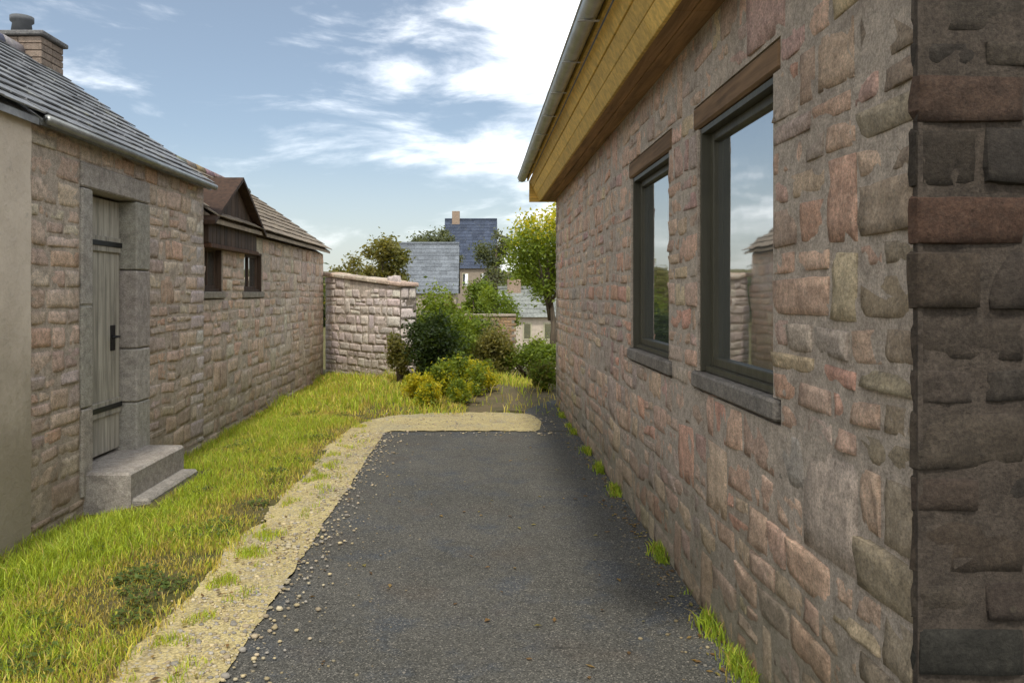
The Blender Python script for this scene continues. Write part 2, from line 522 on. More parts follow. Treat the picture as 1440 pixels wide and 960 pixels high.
def axis(dense, coarse):
    out = sorted(set(dense) | set(coarse)); return out
xs = axis([round(-4 + .1 * i, 3) for i in range(76)], [-600, -400, -250, -160, -100, -70, -50, -35, -25, -18, -12, -8, -5.5, 5, 8, 12, 18, 25, 35, 50, 70, 100, 160, 250, 400, 600])
ys = axis([round(-1 + .2 * i, 3) for i in range(100)], [-300, -150, -60, -25, -10, -4] + [20, 22, 24, 26, 28, 30, 33, 36, 40, 46, 54, 64, 80, 100, 125, 155, 190, 240, 300, 380, 480, 620, 900])
g = MB()
vs = [(x, y, gh(x, y)) for y in ys for x in xs]
nx = len(xs)
g.add(vs, [(j * nx + i, j * nx + i + 1, (j + 1) * nx + i + 1, (j + 1) * nx + i) for j in range(len(ys) - 1) for i in range(nx - 1)], (1, 1, 1), True)
tag(g.build('ground', M['ground']), kind='structure')

def sheet(name, poly_rows, mat, zoff, amp=.006, seed=0, follow=False):
    """poly_rows: list of (left point, right point) across rows"""
    b = MB(); n = 14; vs = []
    for (l, r) in poly_rows:
        for i in range(n + 1):
            t = i / n
            x, y = l[0] * (1 - t) + r[0] * t, l[1] * (1 - t) + r[1] * t
            e = .02 * min(1, min(t, 1 - t) * 6) if follow else 0
            vs.append((x, y, (gh(x, y) - .012 + e if follow else zoff) + amp * mn.noise(Vector((x * 1.7, y * 1.7, seed)))))
    b.add(vs, [(j * (n + 1) + i, j * (n + 1) + i + 1, (j + 1) * (n + 1) + i + 1, (j + 1) * (n + 1) + i) for j in range(len(poly_rows) - 1) for i in range(n)], (1, 1, 1), True)
    return tag(b.build(name, mat), kind='structure')

rows = []
y = -6.0
def wav(y, s, a): return a * (mn.noise(Vector((y * 1.9, s, 0))) + .5 * mn.noise(Vector((y * 6.3, s, 4))) + .35 * mn.noise(Vector((y * 17, s, 9))))
while y < 9.15:
    rows.append(((-1.05 + wav(y, 3, .025), y), (1.16, y))); y += .04
rows.append(((-.98, 9.15), (1.16, 9.15)))
sheet('road', rows, M['asphalt'], .012)
# narrow tarmac tail that slips past the house end
rows = [((.50, 9.152), (1.16, 9.152)), ((.56, 10.0), (1.2, 10.0)), ((.66, 10.8), (1.3, 10.8)), ((1.0, 11.6), (1.8, 11.3)), ((1.5, 12.3), (2.4, 11.6)), ((3.5, 13.0), (3.6, 11.8))]
rr = []
for a, b in zip(rows[:-1], rows[1:]):
    for k in range(4):
        t = k / 4
        rr.append((tuple(a[0][i] * (1 - t) + b[0][i] * t for i in (0, 1)), tuple(a[1][i] * (1 - t) + b[1][i] * t for i in (0, 1))))
rr.append(rows[-1])
sheet('tarmac_path', rr, M['asphalt'], .016)

# sandy path: along the left edge of the road, then across its end
rows = []
y = -6.0
while y < 9.0:
    rows.append(((-1.52 + wav(y, 9, .07), y), (-1.045 + wav(y, 3, .025), y))); y += .04
for (l, r) in (((-1.5, 9.0), (-1.03, 9.02)), ((-1.46, 9.5), (-.98, 9.12)), ((-1.3, 10.0), (-.8, 9.14)), ((-1.0, 10.35), (-.6, 9.146)), ((-.6, 10.5), (-.3, 9.146)), ((-.1, 10.58), (0, 9.146)), ((.45, 10.5), (.45, 9.146)), ((.66, 10.40), (.62, 9.146)), ((.72, 10.30), (.68, 9.16)), ((.76, 10.14), (.735, 9.27)), ((.79, 9.9), (.765, 9.5)), ((.80, 9.78), (.785, 9.66))):
    if rows and l[1] > 9.4:                          # intermediate rows with a crumbling inner edge
        pl, pr = rows[-1]
        for k in range(1, 10):
            t = k / 10; xx = pr[0] * (1 - t) + r[0] * t; ww = .04 * mn.noise(Vector((xx * 7, 3, 3))) + .03 * mn.noise(Vector((xx * 19, 8, 3)))
            rows.append(((pl[0] * (1 - t) + l[0] * t, pl[1] * (1 - t) + l[1] * t + ww), (xx, pr[1] * (1 - t) + r[1] * t - .02 + ww)))
    rows.append((l, r))
sheet('sandy_path', rows, M['sand'], .022, .008, 5)
rows = []
y = 10.64
while y < 14.2:
    rows.append(((-.35 + .28 * (y - 10.3) ** .5 * .3 + .22 * mn.noise(Vector((y * 1.4, 2, 0))), y), (1.05 + .2 * (y - 10.3) + .1 * mn.noise(Vector((y * 1.4, 5, 0))), y + .25))); y += .15
sheet('earth_patch', rows, M['earth'], .034, .006, 8, True)

# pebbles along the edges
def pebbles(name, n, sampler, seed, size=(.006, .02)):
    rnd = random.Random(seed); b = MB()
    for _ in range(n):
        x, y, z = sampler(rnd)
        r = rnd.uniform(*size) * (1 if rnd.random() < .9 else 1.6)
        dull = 1.0
        if z < .02: r *= .62; dull = .6
        an = rnd.uniform(0, 6.28)
        vs = []
        for (zz, rr_) in ((-.3, .8), (.25, 1.0), (.62, .55)):
            for k in range(6):
                a = an + k * 1.047
                q = rr_ * rnd.uniform(.8, 1.2)
                vs.append((x + math.cos(a) * r * q * 1.2, y + math.sin(a) * r * q, z + zz * r))
        fs = [(i * 6 + k, i * 6 + (k + 1) % 6, (i + 1) * 6 + (k + 1) % 6, (i + 1) * 6 + k) for i in range(2) for k in range(6)] + [tuple(range(12, 18))]
        k = rnd.uniform(.6, 1.15)
        c = rnd.choice([(.50, .41, .24), (.44, .36, .24), (.35, .32, .27), (.52, .45, .30)])
        b.add(vs, fs, tuple(q * k * dull for q in c), True)
    return tag(b.build(name, M['gravel']), kind='stuff')
def s1(r):
    t = r.random()
    if t < .62:
        y = 2.4 + 6.6 * r.random() ** 1.3
        return (-1.06 + r.gauss(-.12, .16), y, .024)
    if t < .8:
        y = 2.4 + 6.6 * r.random() ** 1.3
        return (1.12 - abs(r.gauss(0, .11)), y, .014)
    if t < .9: return (r.uniform(-1.2, .95), r.uniform(8.8, 10.5), .024)
    return (-1.0 + abs(r.gauss(0, .3)), 2.4 + 6 * r.random() ** 1.5, .014)
pebbles('gravel', 4200, s1, 3, (.003, .011))

# ------------------------------------------------------------------ right cottage
RX = 1.14; RY0, RY1 = 2.05, 11.4; EAV = 2.94
cot = empty('stone_cottage', (RX, RY0, 0), 'long pinkish brown stone cottage with ochre eaves and two windows, right of the lane', 'cottage')
WINS = [(3.06, 4.10, 1.20, 2.44), (4.72, 5.86, 1.20, 2.44)]
fnR = lambda u, v, d: (RX - d, u, v)
b = MB()
holes = []
for (a, c, z0, z1) in WINS:
    holes.append((a, c, z0, z1))
    holes.append((a - .075, c + .075, z1, z1 + .125))        # lintel seat
    holes.append((a - .08, c + .08, z0 - .10, z0))        # sill seat
rubble(b, fnR, (RY0, RY1), (-.1, EAV), holes, PAL_WARM, 21, hs=(.085, .19), ws=(.12, .40), relief=.017, gap=.0085, quoin0=.24, quoin1=.26, mortar=(.50, .42, .34),
       qpal=[((.36, .285, .20), 4), ((.33, .27, .20), 3), ((.40, .31, .20), 2)])
RIDGE_X = 3.7
def gable_top_unused(u): return EAV + 2.05 * (1 - abs(u - RIDGE_X) / (RIDGE_X - RX))
# far gable (plain courses)
fnF = lambda u, v, d: (u, RY1 + d, v)
rubble(b, fnF, (RX + .46, 6.2), (-.1, EAV), [], PAL_WARM, 23, hs=(.16, .28), ws=(.3, .6), relief=.017, mortar=(.50, .42, .34))
b.build('wall', M['stone_warm'], cot, False)
b = MB()
fnG = lambda u, v, d: (u, RY0 - .012 - d, v)
rubble(b, fnG, (RX + .001, 6.2), (-.1, EAV), [], PAL_SHADED, 22, hs=(.085, .17), ws=(.1, .34), relief=.019, quoin0=.2, ext0=.028, qpal=PAL_SHADED, mortar=(.07, .055, .042), thick=.4)
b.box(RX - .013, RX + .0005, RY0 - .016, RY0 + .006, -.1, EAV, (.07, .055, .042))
# triangle above the eaves
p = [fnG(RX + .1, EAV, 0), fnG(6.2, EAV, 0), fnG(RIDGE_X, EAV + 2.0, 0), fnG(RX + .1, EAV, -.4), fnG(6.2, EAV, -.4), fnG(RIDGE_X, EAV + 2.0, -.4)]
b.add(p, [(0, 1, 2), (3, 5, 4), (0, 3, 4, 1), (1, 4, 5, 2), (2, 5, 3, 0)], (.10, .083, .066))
b.build('gable_wall', M['stone_shaded'], cot, False)['label'] = 'gable wall with shade painted into its dark stone'

def window(parent, px, sgn, y0, y1, z0, z1, depth=.13, lintel=None, mullions=1, transoms=0, fr=.055, sill_col=(1, 1, 1), frame_mat='olive', lintel_mat='lintel'):
    """sgn: +1 when the wall faces +x, -1 when it faces -x"""
    def bx(mb, d0, d1, ya, yb, za, zb, col=(1, 1, 1), bev=0.0):      # depth d measured out of the wall face
        xa, xb = px + sgn * d0, px + sgn * d1
        mb.box(min(xa, xb), max(xa, xb), ya, yb, za, zb, col, bev)
    f = MB()
    bx(f, -depth - .05, -.012, y0 + .002, y0 + .028, z0 + .002, z1 - .002)
    bx(f, -depth - .05, -.012, y1 - .028, y1 - .002, z0 + .002, z1 - .002)
    bx(f, -depth - .05, -.012, y0 + .028, y1 - .028, z1 - .028, z1 - .002)
    bx(f, -depth - .05, -.03, y0 + .028, y1 - .028, z0 + .002, z0 + .03)
    for (a, c) in ((y0 + .028, y0 + .028 + fr), (y1 - .028 - fr, y1 - .028)):
        bx(f, -depth - .04, -depth + .012, a, c, z0 + .03, z1 - .028, bev=.004)
    bx(f, -depth - .04, -depth + .012, y0 + .028 + fr, y1 - .028 - fr, z0 + .03, z0 + .03 + fr, bev=.004)
    bx(f, -depth - .04, -depth + .012, y0 + .028 + fr, y1 - .028 - fr, z1 - .028 - fr, z1 - .028, bev=.004)
    for i in range(mullions):
        yc = y0 + (y1 - y0) * (i + 1) / (mullions + 1)
        bx(f, -depth - .03, -depth + .008, yc - .016, yc + .016, z0 + .03 + fr, z1 - .028 - fr, bev=.004)
    for i in range(transoms):
        zc = z0 + (z1 - z0) * (i + 1) / (transoms + 1)
        bx(f, -depth - .028, -depth + .005, y0 + .03 + fr, y1 - .03 - fr, zc - .011, zc + .011)
    root = f.build('window', M[frame_mat], parent)
    p_ = MB(); bx(p_, -depth - .022, -depth - .014, y0 + .06, y1 - .06, z0 + .06, z1 - .06)
    p_.build('pane', M['glass'], root)
    s = MB(); bx(s, -.2, .022, y0 - .06, y1 + .06, z0 - .085, z0 - .004, sill_col, .01)
    s.build('sill', M['pebble'], root)
    if lintel:
        l = MB(); bx(l, -.2, .006, y0 - .07, y1 + .07, z1 + .004, z1 + lintel, (1, 1, 1), .012)
        l.build('lintel', M[lintel_mat], root)
    return root
for w in WINS:
    window(cot, RX, -1, *w, depth=.07, lintel=.12, mullions=0, fr=.045, sill_col=(.24, .215, .185))

# eaves: flat soffit board with its shade painted in as brown, canted ochre boarding, fascia, gutter
OUT = .74
b = MB(); rnd = random.Random(5)
yy = RY0 - .16
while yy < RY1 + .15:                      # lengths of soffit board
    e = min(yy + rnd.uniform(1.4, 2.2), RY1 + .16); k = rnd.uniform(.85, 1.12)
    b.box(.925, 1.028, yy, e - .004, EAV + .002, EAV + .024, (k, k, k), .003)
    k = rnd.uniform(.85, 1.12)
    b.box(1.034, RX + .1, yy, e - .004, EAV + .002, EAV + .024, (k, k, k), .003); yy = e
b.build('soffit', M['soffit_shaded'], cot)
b = MB()
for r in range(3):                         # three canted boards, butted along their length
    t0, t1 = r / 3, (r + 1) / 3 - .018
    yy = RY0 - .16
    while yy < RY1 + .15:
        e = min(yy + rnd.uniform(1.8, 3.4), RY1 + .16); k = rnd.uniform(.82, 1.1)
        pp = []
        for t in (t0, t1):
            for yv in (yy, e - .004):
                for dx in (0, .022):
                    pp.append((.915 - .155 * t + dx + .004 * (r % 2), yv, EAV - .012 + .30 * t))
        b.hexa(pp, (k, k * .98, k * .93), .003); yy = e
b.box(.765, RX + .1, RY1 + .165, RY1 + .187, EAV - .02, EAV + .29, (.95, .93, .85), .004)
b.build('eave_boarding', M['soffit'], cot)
b = MB(); b.box(OUT - .004, OUT + .018, RY0 - .18, RY1 + .2, EAV + .285, EAV + .36, (.9, .9, .8), .004)
b.build('fascia', M['soffit'], cot)
b = MB()
def gutter(b, xc, y0, y1, zc, r):
    n = 9
    for ra in (r, r - .004):
        vs = []
        for yv in (y0, y1):
            for k in range(n):
                a = math.pi + math.pi * k / (n - 1)
                vs.append((xc + ra * math.cos(a), yv, zc + ra * math.sin(a)))
        b.add(vs, [(k, k + 1, n + k + 1, n + k) for k in range(n - 1)], (1, 1, 1), True)
    b.tube([(xc - r, y0, zc), (xc - r, y1, zc)], .008, 6)
    yv = y0 + .3
    while yv < y1:
        b.box(xc - r - .004, xc + r, yv, yv + .025, zc - r - .006, zc - r - .002); yv += .85
    for yv in (y0, y1):
        vs = [(xc + r * math.cos(math.pi + math.pi * k / (n - 1)), yv, zc + r * math.sin(math.pi + math.pi * k / (n - 1))) for k in range(n)]
        b.add(vs, [tuple(range(n))], (1, 1, 1))
gutter(b, OUT - .075, RY0 - .2, RY1 + .22, EAV + .335, .062)
b.build('gutter', M['zinc'], cot, False)
b = MB(); rnd = random.Random(8)
pitch = math.atan2(2.05, RIDGE_X - RX)
up = (math.cos(pitch), 0, math.sin(pitch)); S = (RIDGE_X - OUT + .04) / math.cos(pitch)
z_e = EAV + .37
slates(b, (OUT - .04, RY0 - .22, z_e), (0, 1, 0), up, RY1 - RY0 + .45, S, rnd, (.19, .195, .20), w=.3, row=.24)
slates(b, (2 * RIDGE_X - OUT + .04, RY0 - .22, z_e), (0, 1, 0), (-up[0], 0, up[2]), RY1 - RY0 + .45, S, rnd, (.19, .195, .20), w=.6, row=.35)
zr = z_e + S * math.sin(pitch)
for (xa, za) in ((OUT - .02, z_e), (2 * RIDGE_X - OUT + .02, z_e)):
    pp = []
    for d in (-.05, -.004):
        for yv in (RY0 - .2, RY1 + .2):
            for (xx, zz) in ((xa, za), (RIDGE_X, zr)): pp.append((xx, yv, zz + d))
    b.hexa(pp, (.10, .10, .10))
b.tube([(RIDGE_X, RY0 - .2, zr + .03), (RIDGE_X, RY1 + .2, zr + .03)], .09, 8, (.2, .2, .2))
b.build('roof', M['slate'], cot, False)

# ------------------------------------------------------------------ left terrace
LX = -3.05
fnL = lambda u, v, d: (LX + d, u, v)
def lane_roof(parent, y0, y1, eave_x, eave_z, ridge_x, pitch, mat, col, seed, w=.24, row=.18, verge=0.0, th=.05):
    rnd = random.Random(seed); b = MB()
    run = eave_x - ridge_x
    S = run / math.cos(pitch)
    up = (-math.cos(pitch), 0, math.sin(pitch))
    slates(b, (eave_x, y0, eave_z), (0, 1, 0), up, y1 - y0 + verge, S, rnd, col, w, row)
    back = 2 * ridge_x - eave_x
    slates(b, (back, y0, eave_z), (0, 1, 0), (-up[0], 0, up[2]), y1 - y0 + verge, S, rnd, col, .5, .3)
    zr = eave_z + S * math.sin(pitch)
    for xa in (eave_x - .015, back + .015):
        pp = []
        for d in (-th, -.004):
            for yv in (y0 + .01, y1 + verge - .01):
                for (xx, zz) in ((xa, eave_z), (ridge_x, zr)): pp.append((xx, yv, zz + d))
        b.hexa(pp, tuple(q * 1.5 for q in col))
    n = int((y1 - y0 + verge) / .42)
    for i in range(n):                         # ridge tiles
        ya = y0 + (y1 - y0 + verge) * i / n; yb = y0 + (y1 - y0 + verge) * (i + 1) / n - .008
        b.tube([(ridge_x, ya, zr + .015), (ridge_x, yb, zr + .015)], [.085, .08], 8, tuple(q * rnd.uniform(.8, 1.3) for q in col))
    o = b.build('roof', mat, parent, False)
    return o, zr

def gable_prism(b, y0, y1, x0, x1, z0, zr, col):
    xm = (x0 + x1) / 2
    vs = [(x0, y0, z0), (x1, y0, z0), (xm, y0, zr), (x0, y1, z0), (x1, y1, z0), (xm, y1, zr)]
    b.add(vs, [(0, 1, 2), (3, 5, 4), (0, 3, 4, 1), (1, 4, 5, 2), (2, 5, 3, 0)], col)

PITCH = R(35.5); RDX = -4.85
# A: lime rendered cottage, nearest on the left
ha = empty('rendered_cottage', (LX, 2.5, 0), 'pale lime rendered cottage at the left edge of the photo, beside the grass verge', 'cottage')
b = MB()
yy_n, zz_n = 34, 22
def face(b, fn, U, V, nu, nv, amp, seed, col):
    vs = [fn(U[0] + (U[1] - U[0]) * i / nu, V[0] + (V[1] - V[0]) * j / nv, amp * mn.noise(Vector((i * .55, j * .55, seed)))) for j in range(nv + 1) for i in range(nu + 1)]
    b.add(vs, [(j * (nu + 1) + i, j * (nu + 1) + i + 1, (j + 1) * (nu + 1) + i + 1, (j + 1) * (nu + 1) + i) for j in range(nv) for i in range(nu)], col, True)
fnA = lambda u, v, d: (LX + .03 + d, u, v)
face(b, fnA, (.2, 5.40), (-.2, 2.775), 40, 24, .012, 3, (1, 1, 1))
b.box(LX - 3.6, LX + .012, .2, 5.395, -.2, 2.735)
gable_prism(b, .2, 5.395, LX - 3.6, LX, 2.735, 3.95, (1, 1, 1))
b.build('wall', M['render'], ha, False)
lane_roof(ha, .1, 5.42, -2.955, 2.79, RDX, PITCH, M['slate'], (.20, .205, .21), 41)

# B: stone cottage with the door
hb = empty('stone_cottage', (LX, 7.2, 0), 'buff stone terrace cottage with grey door, doorstep and chimney on the left of the lane', 'cottage')
DOOR = (6.30, 7.10, .22, 2.42)
b = MB()
opens = [DOOR, (6.12, 6.30, .02, 2.42), (7.10, 7.40, .02, 2.42), (6.12, 7.40, 2.42, 2.62), (6.30, 7.10, -.05, .22)]
rubble(b, fnL, (5.42, 8.9), (-.2, 2.775), opens, PAL_BUFF, 31, hs=(.1, .2), ws=(.15, .42), relief=.02, quoin1=.30, qpal=PAL_PALE, mortar=(.51, .43, .345))
fnBf = lambda u, v, d: (u, 8.9 + d, v)
b.box(LX - 3.6, LX - .46, 5.43, 8.89, -.1, 2.735, (.25, .2, .15))
gable_prism(b, 5.43, 8.9, LX - 3.6, LX, 2.74, 4.0, (.25, .2, .15))
b.build('wall', M['stone_left'], hb, False)
b = MB(); rnd = random.Random(3)
for (a, c, z0, z1) in ((6.125, 6.295, .02, .7), (6.125, 6.295, .708, 1.5), (6.125, 6.295, 1.508, 2.415), (7.105, 7.395, .02, .62), (7.105, 7.395, .628, 1.1), (7.105, 7.395, 1.108, 1.8), (7.105, 7.395, 1.808, 2.415), (6.125, 7.395, 2.423, 2.615)):
    b.box(LX - .25, LX + .022, a, c, z0, z1, pick([((.43, .385, .335), 1), ((.40, .36, .31), 1)], rnd), .012)
b.build('door_surround', M['pebble'], hb)
b = MB()
for i in range(6):
    a = 6.31 + i * .13
    k = rnd.uniform(.85, 1.12)
    b.box(LX - .17, LX - .125, a, a + .127, .235, 2.40, (k, k, k), .006)
b.box(LX - .125, LX - .105, 6.33, 7.07, .55, .68, bev=.005); b.box(LX - .125, LX - .105, 6.33, 7.07, 1.95, 2.08, bev=.005)
d = b.build('door', M['door'], hb)
b = MB(); b.tube([(LX - .125, 6.94, 1.22), (LX - .07, 6.94, 1.22)], .012, 8); b.tube([(LX - .07, 6.96, 1.22), (LX - .07, 6.83, 1.22)], .011, 8)
b.build('handle', M['iron'], d)
for zc in (.62, 2.02):
    b = MB(); b.box(LX - .104, LX - .098, 6.50, 7.08, zc - .022, zc + .022, bev=.002)
    b.build('hinge', M['iron'], d)
b = MB(); b.box(LX - .124, LX - .118, 6.90, 6.99, 1.10, 1.32, bev=.002)
b.build('latch_plate', M['iron'], d)
b = MB(); b.box(LX - .24, LX + .36, 6.18, 7.34, -.2, .205, (.40, .36, .315), .02)
b.box(LX + .30, LX + .50, 6.22, 7.30, -.2, -.005, (.31, .285, .25), .02)
b.build('doorstep', M['pebble'], hb)
rb, zr = lane_roof(hb, 5.44, 8.9, -2.965, 2.80, RDX, PITCH, M['slate'], (.215, .22, .225), 42, verge=.06)
b = MB(); b.tube([(-2.93, 5.44, 2.785), (-2.93, 8.94, 2.785)], .032, 10, (.62, .62, .6))
b.build('gutter', M['zinc'], hb)
b = MB(); rnd = random.Random(12)
cz = zr - .35
while cz < zr + .17:
    for (ya, yb) in ((8.42, 8.64), (8.648, 8.87)):
        k = rnd.uniform(.8, 1.15); b.box(RDX - .25, RDX - .002, ya, yb, cz, cz + .068, (.26 * k, .2 * k, .155 * k), .006)
        k = rnd.uniform(.8, 1.15); b.box(RDX + .002, RDX + .25, ya, yb, cz, cz + .068, (.26 * k, .2 * k, .155 * k), .006)
    cz += .075
b.box(RDX - .29, RDX + .29, 8.38, 8.91, cz, cz + .05, (.15, .15, .15), .01)
ch = b.build('chimney', M['stone_left'], rb, True)
b = MB(); b.tube([(RDX - .08, 8.64, cz + .05), (RDX - .08, 8.64, cz + .2), (RDX - .08, 8.64, cz + .22), (RDX - .08, 8.64, cz + .27)], [.115, .095, .12, .12], 14)
b.build('chimney_pot', M['pot'], hb)

# C: lower cottage with dark gablet and small windows
hc = empty('low_stone_cottage', (LX, 12.4, 0), 'lower brown roofed stone building with dark boarded gablet, ending at the garden wall', 'cottage')
CW = [(9.02, 9.66, 1.62, 2.16), (10.55, 11.45, 1.62, 2.16)]
b = MB()
opens = []
for (a, c, z0, z1) in CW: opens += [(a, c, z0, z1), (a - .08, c + .08, z0 - .1, z0)]
opens.append((8.96, 11.05, 2.16, 2.5))
fnC = lambda u, v, d: (LX - .03 + d, u, v)
rubble(b, fnC, (8.91, 16.0), (-.2, 2.38), opens, PAL_BUFF, 33, hs=(.1, .2), ws=(.16, .45), relief=.02, quoin1=.3, mortar=(.52, .44, .35))
b.box(LX - 3.2, LX - .49, 8.92, 15.99, -.1, 2.37, (.25, .2, .15))
gable_prism(b, 8.92, 16.0, LX - 3.2, LX - .03, 2.375, 3.35, (.27, .21, .16))
b.build('wall', M['stone_left'], hc, False)
for w in CW: window(hc, LX - .03, 1, *w, depth=.08, mullions=1, fr=.04, sill_col=(.30, .27, .22), frame_mat='darkwood')
rc, zrc = lane_roof(hc, 8.98, 16.0, -2.93, 2.44, -4.62, R(35), M['browntile'], (.22, .175, .125), 43, w=.28, row=.2, verge=.05)
b = MB(); rnd = random.Random(9)
GY0, GY1, GZ0, GZ1 = 8.98, 10.95, 2.17, 2.42
n = 14; apex = 2.98
for i in range(n):
    a = GY0 + (GY1 - GY0) * i / n; c = GY0 + (GY1 - GY0) * (i + 1) / n - .006
    f = lambda y: GZ1 + (apex - GZ1) * (1 - abs(y - (GY0 + GY1) / 2) / ((GY1 - GY0) / 2))
    k = rnd.uniform(.75, 1.35)
    p = [(LX - .08, a, GZ0), (LX + .03, a, GZ0), (LX - .08, c, GZ0), (LX + .03, c, GZ0), (LX - .08, a, f(a)), (LX + .03, a, f(a)), (LX - .08, c, f(c)), (LX + .03, c, f(c))]
    b.hexa(p, (k, k, k), .004)
b.box(LX - .1, LX + .06, GY0, GY1, GZ0 - .055, GZ0 - .004, (1.3, 1.0, .8), .006)
b.build('gablet', M['darkwood'], hc)['label'] = 'dark timber boarded gablet breaking the eaves'
b = MB(); ym = (GY0 + GY1) / 2
for s in (-1, 1):
    ye = ym + s * ((GY1 - GY0) / 2 + .1)
    ze = GZ1 - .05
    p = []
    for d in (0, .045):
        for xx in (LX - 1.3, LX + .14):
            for (yv, zv) in ((ye, ze), (ym, apex + .02)): p.append((xx, yv, zv + d))
    b.hexa(p, (.8, .7, .62))
b.build('gablet_roof', M['darkwood'], hc)

# D: garden wall closing the verge
gw = MB()
A_ = Vector((-3.05, 16.1)); B_ = Vector((-1.36, 14.25)); dv = (B_ - A_); Lw = dv.length; dv.normalize(); nv = Vector((-dv.y, dv.x)) * -1
if nv.y > 0: nv = -nv
fnD = lambda u, v, d: (A_.x + dv.x * u + nv.x * d, A_.y + dv.y * u + nv.y * d, v)
rubble(gw, fnD, (0, Lw), (-.2, 1.92), [], PAL_PALE, 51, hs=(.1, .2), ws=(.15, .4), relief=.022, thick=.36, quoin1=.3, top=lambda u: 1.92 - .22 * u / Lw, mortar=(.48, .41, .34))
rnd = random.Random(2); u = -.05
while u < Lw:                     # coping stones
    w = rnd.uniform(.28, .42); h = 1.935 - .22 * u / Lw
    p = []
    for v in (h, h + rnd.uniform(.06, .09)):
        for d in (-.4, .05):
            for uu in (u, min(u + w - .01, Lw + .05)): p.append(fnD(uu, v - .22 * (uu - u) / Lw, d))
    gw.hexa(p, tuple(q * .8 for q in pick(PAL_BUFF, rnd)), .02); u += w
fnDe = lambda u, v, d: (B_.x - nv.x * u + dv.x * d, B_.y - nv.y * u + dv.y * d, v)
rubble(gw, fnDe, (0, .36), (-.2, 1.70), [], PAL_PALE, 52, hs=(.12, .2), ws=(.15, .3), relief=.02, thick=.1, mortar=(.48, .41, .34))
tag(gw.build('garden_wall', M['stone_left'], None, False), 'pale rubble garden wall with sloping coping where the grass verge ends', 'wall')

# ------------------------------------------------------------------ grass
def blades(n, sampler, seed, hgt, width, cols, cw):
    rg = np.random.default_rng(seed)
    P = sampler(rg, n)
    n = len(P)
    h = rg.uniform(*hgt, n) * P[:, 3]
    az = rg.uniform(0, 2 * np.pi, n)
    lean = rg.uniform(.1, .75, n) * h
    la = rg.uniform(0, 2 * np.pi, n)
    w = rg.uniform(*width, n)
    side = np.c_[np.cos(az), np.sin(az), np.zeros(n)] * w[:, None]
    base = P[:, :3]
    ld = np.c_[np.cos(la), np.sin(la), np.zeros(n)]
    mid = base + ld * (lean * .32)[:, None]; mid[:, 2] += h * .58
    tip = base + ld * lean[:, None]; tip[:, 2] += h * rg.uniform(.75, 1.0, n)
    V = np.stack([base - side, base + side, mid + side * .8, base - side, mid + side * .8, mid - side * .8, mid - side * .8, mid + side * .8, tip], 1)
    ci = np.asarray(cols)
    pw = cw(P)                                   # (n, len(cols)) weights
    cum = np.cumsum(pw / pw.sum(1, keepdims=True), 1)
    k = (rg.random(n)[:, None] > cum).sum(1).clip(0, len(cols) - 1)
    c = ci[k] * rg.uniform(.75, 1.2, n)[:, None]
    C = np.repeat(c, 9, 0)
    return V.reshape(-1, 3), C

def nz(x, y, s, o=0):
    return np.array([mn.noise(Vector((a * s, b_ * s, o))) for a, b_ in zip(x, y)])
GC = [(0.330, 0.265, 0.085), (0.350, 0.456, 0.045), (0.475, 0.551, 0.055), (0.231, 0.320, 0.035), (0.660, 0.571, 0.120), (0.554, 0.435, 0.130)]
def verge_s(rg, n):
    y = 1.6 + 14.2 * rg.random(n) ** 1.45
    edge = -1.43 + .09 * nz(y, y * 0, 1.8, 2) + .05 * nz(y, y * 0, 6, 4)
    x = edge - 1.60 * rg.random(n) ** 1.06
    d = (-1.42 - x)
    nn = nz(x, y, 1.3); n2 = nz(x, y, 4.5, 7)
    keep = rg.random(n) < np.clip(.28 + d * 1.5 + nn * .7 + n2 * .55, .04, 1)
    step = (np.abs(y - 6.75) < .7) & (x < LX + .62)
    keep &= ~step
    x, y, nn, d = x[keep], y[keep], nn[keep], d[keep]
    z = np.array([gh(a, b_) for a, b_ in zip(x, y)])
    s = np.clip(.55 + d * .45 + nn * .7, .35, 1.5)
    s = np.where(x < LX + .3, s * .8, s)
    return np.c_[x, y, z - .004, s, d, nn]
def verge_c(P):
    d, nn = P[:, 4], P[:, 5]
    dry = np.clip(1.0 - d * 1.05 - nn * 1.2, .05, 1)
    far = np.clip((P[:, 1] - 7) / 6, 0, 1)
    return np.c_[np.full(len(d), .28) + dry * .5, 1.0 * (1 - dry) + .15, .9 * (1 - dry) + .25 + far * .1, .5 * (1 - dry), dry * .9 + far * .75, dry * .8 + far * .5]
V1, C1 = blades(135000, verge_s, 4, (.035, .115), (.0016, .0036), GC, verge_c)
# grass behind the sandy path and round the shrubs
def back_s(rg, n):
    y = 10.35 + 6.5 * rg.random(n); x = -3 + 4.2 * rg.random(n)
    keep = ~((x > -.15) & (y < 13.6) & (rg.random(n) > .07)) & (y < 16 - (x + 3) * 1.1 + 3)
    x, y = x[keep], y[keep]
    nn = nz(x, y, 1.3)
    z = np.array([gh(a, b_) for a, b_ in zip(x, y)])
    return np.c_[x, y, z - .004, np.clip(.9 + nn, .4, 1.8), np.full(len(x), .8), nn]
V2, C2 = blades(22000, back_s, 5, (.06, .2), (.004, .008), GC, verge_c)
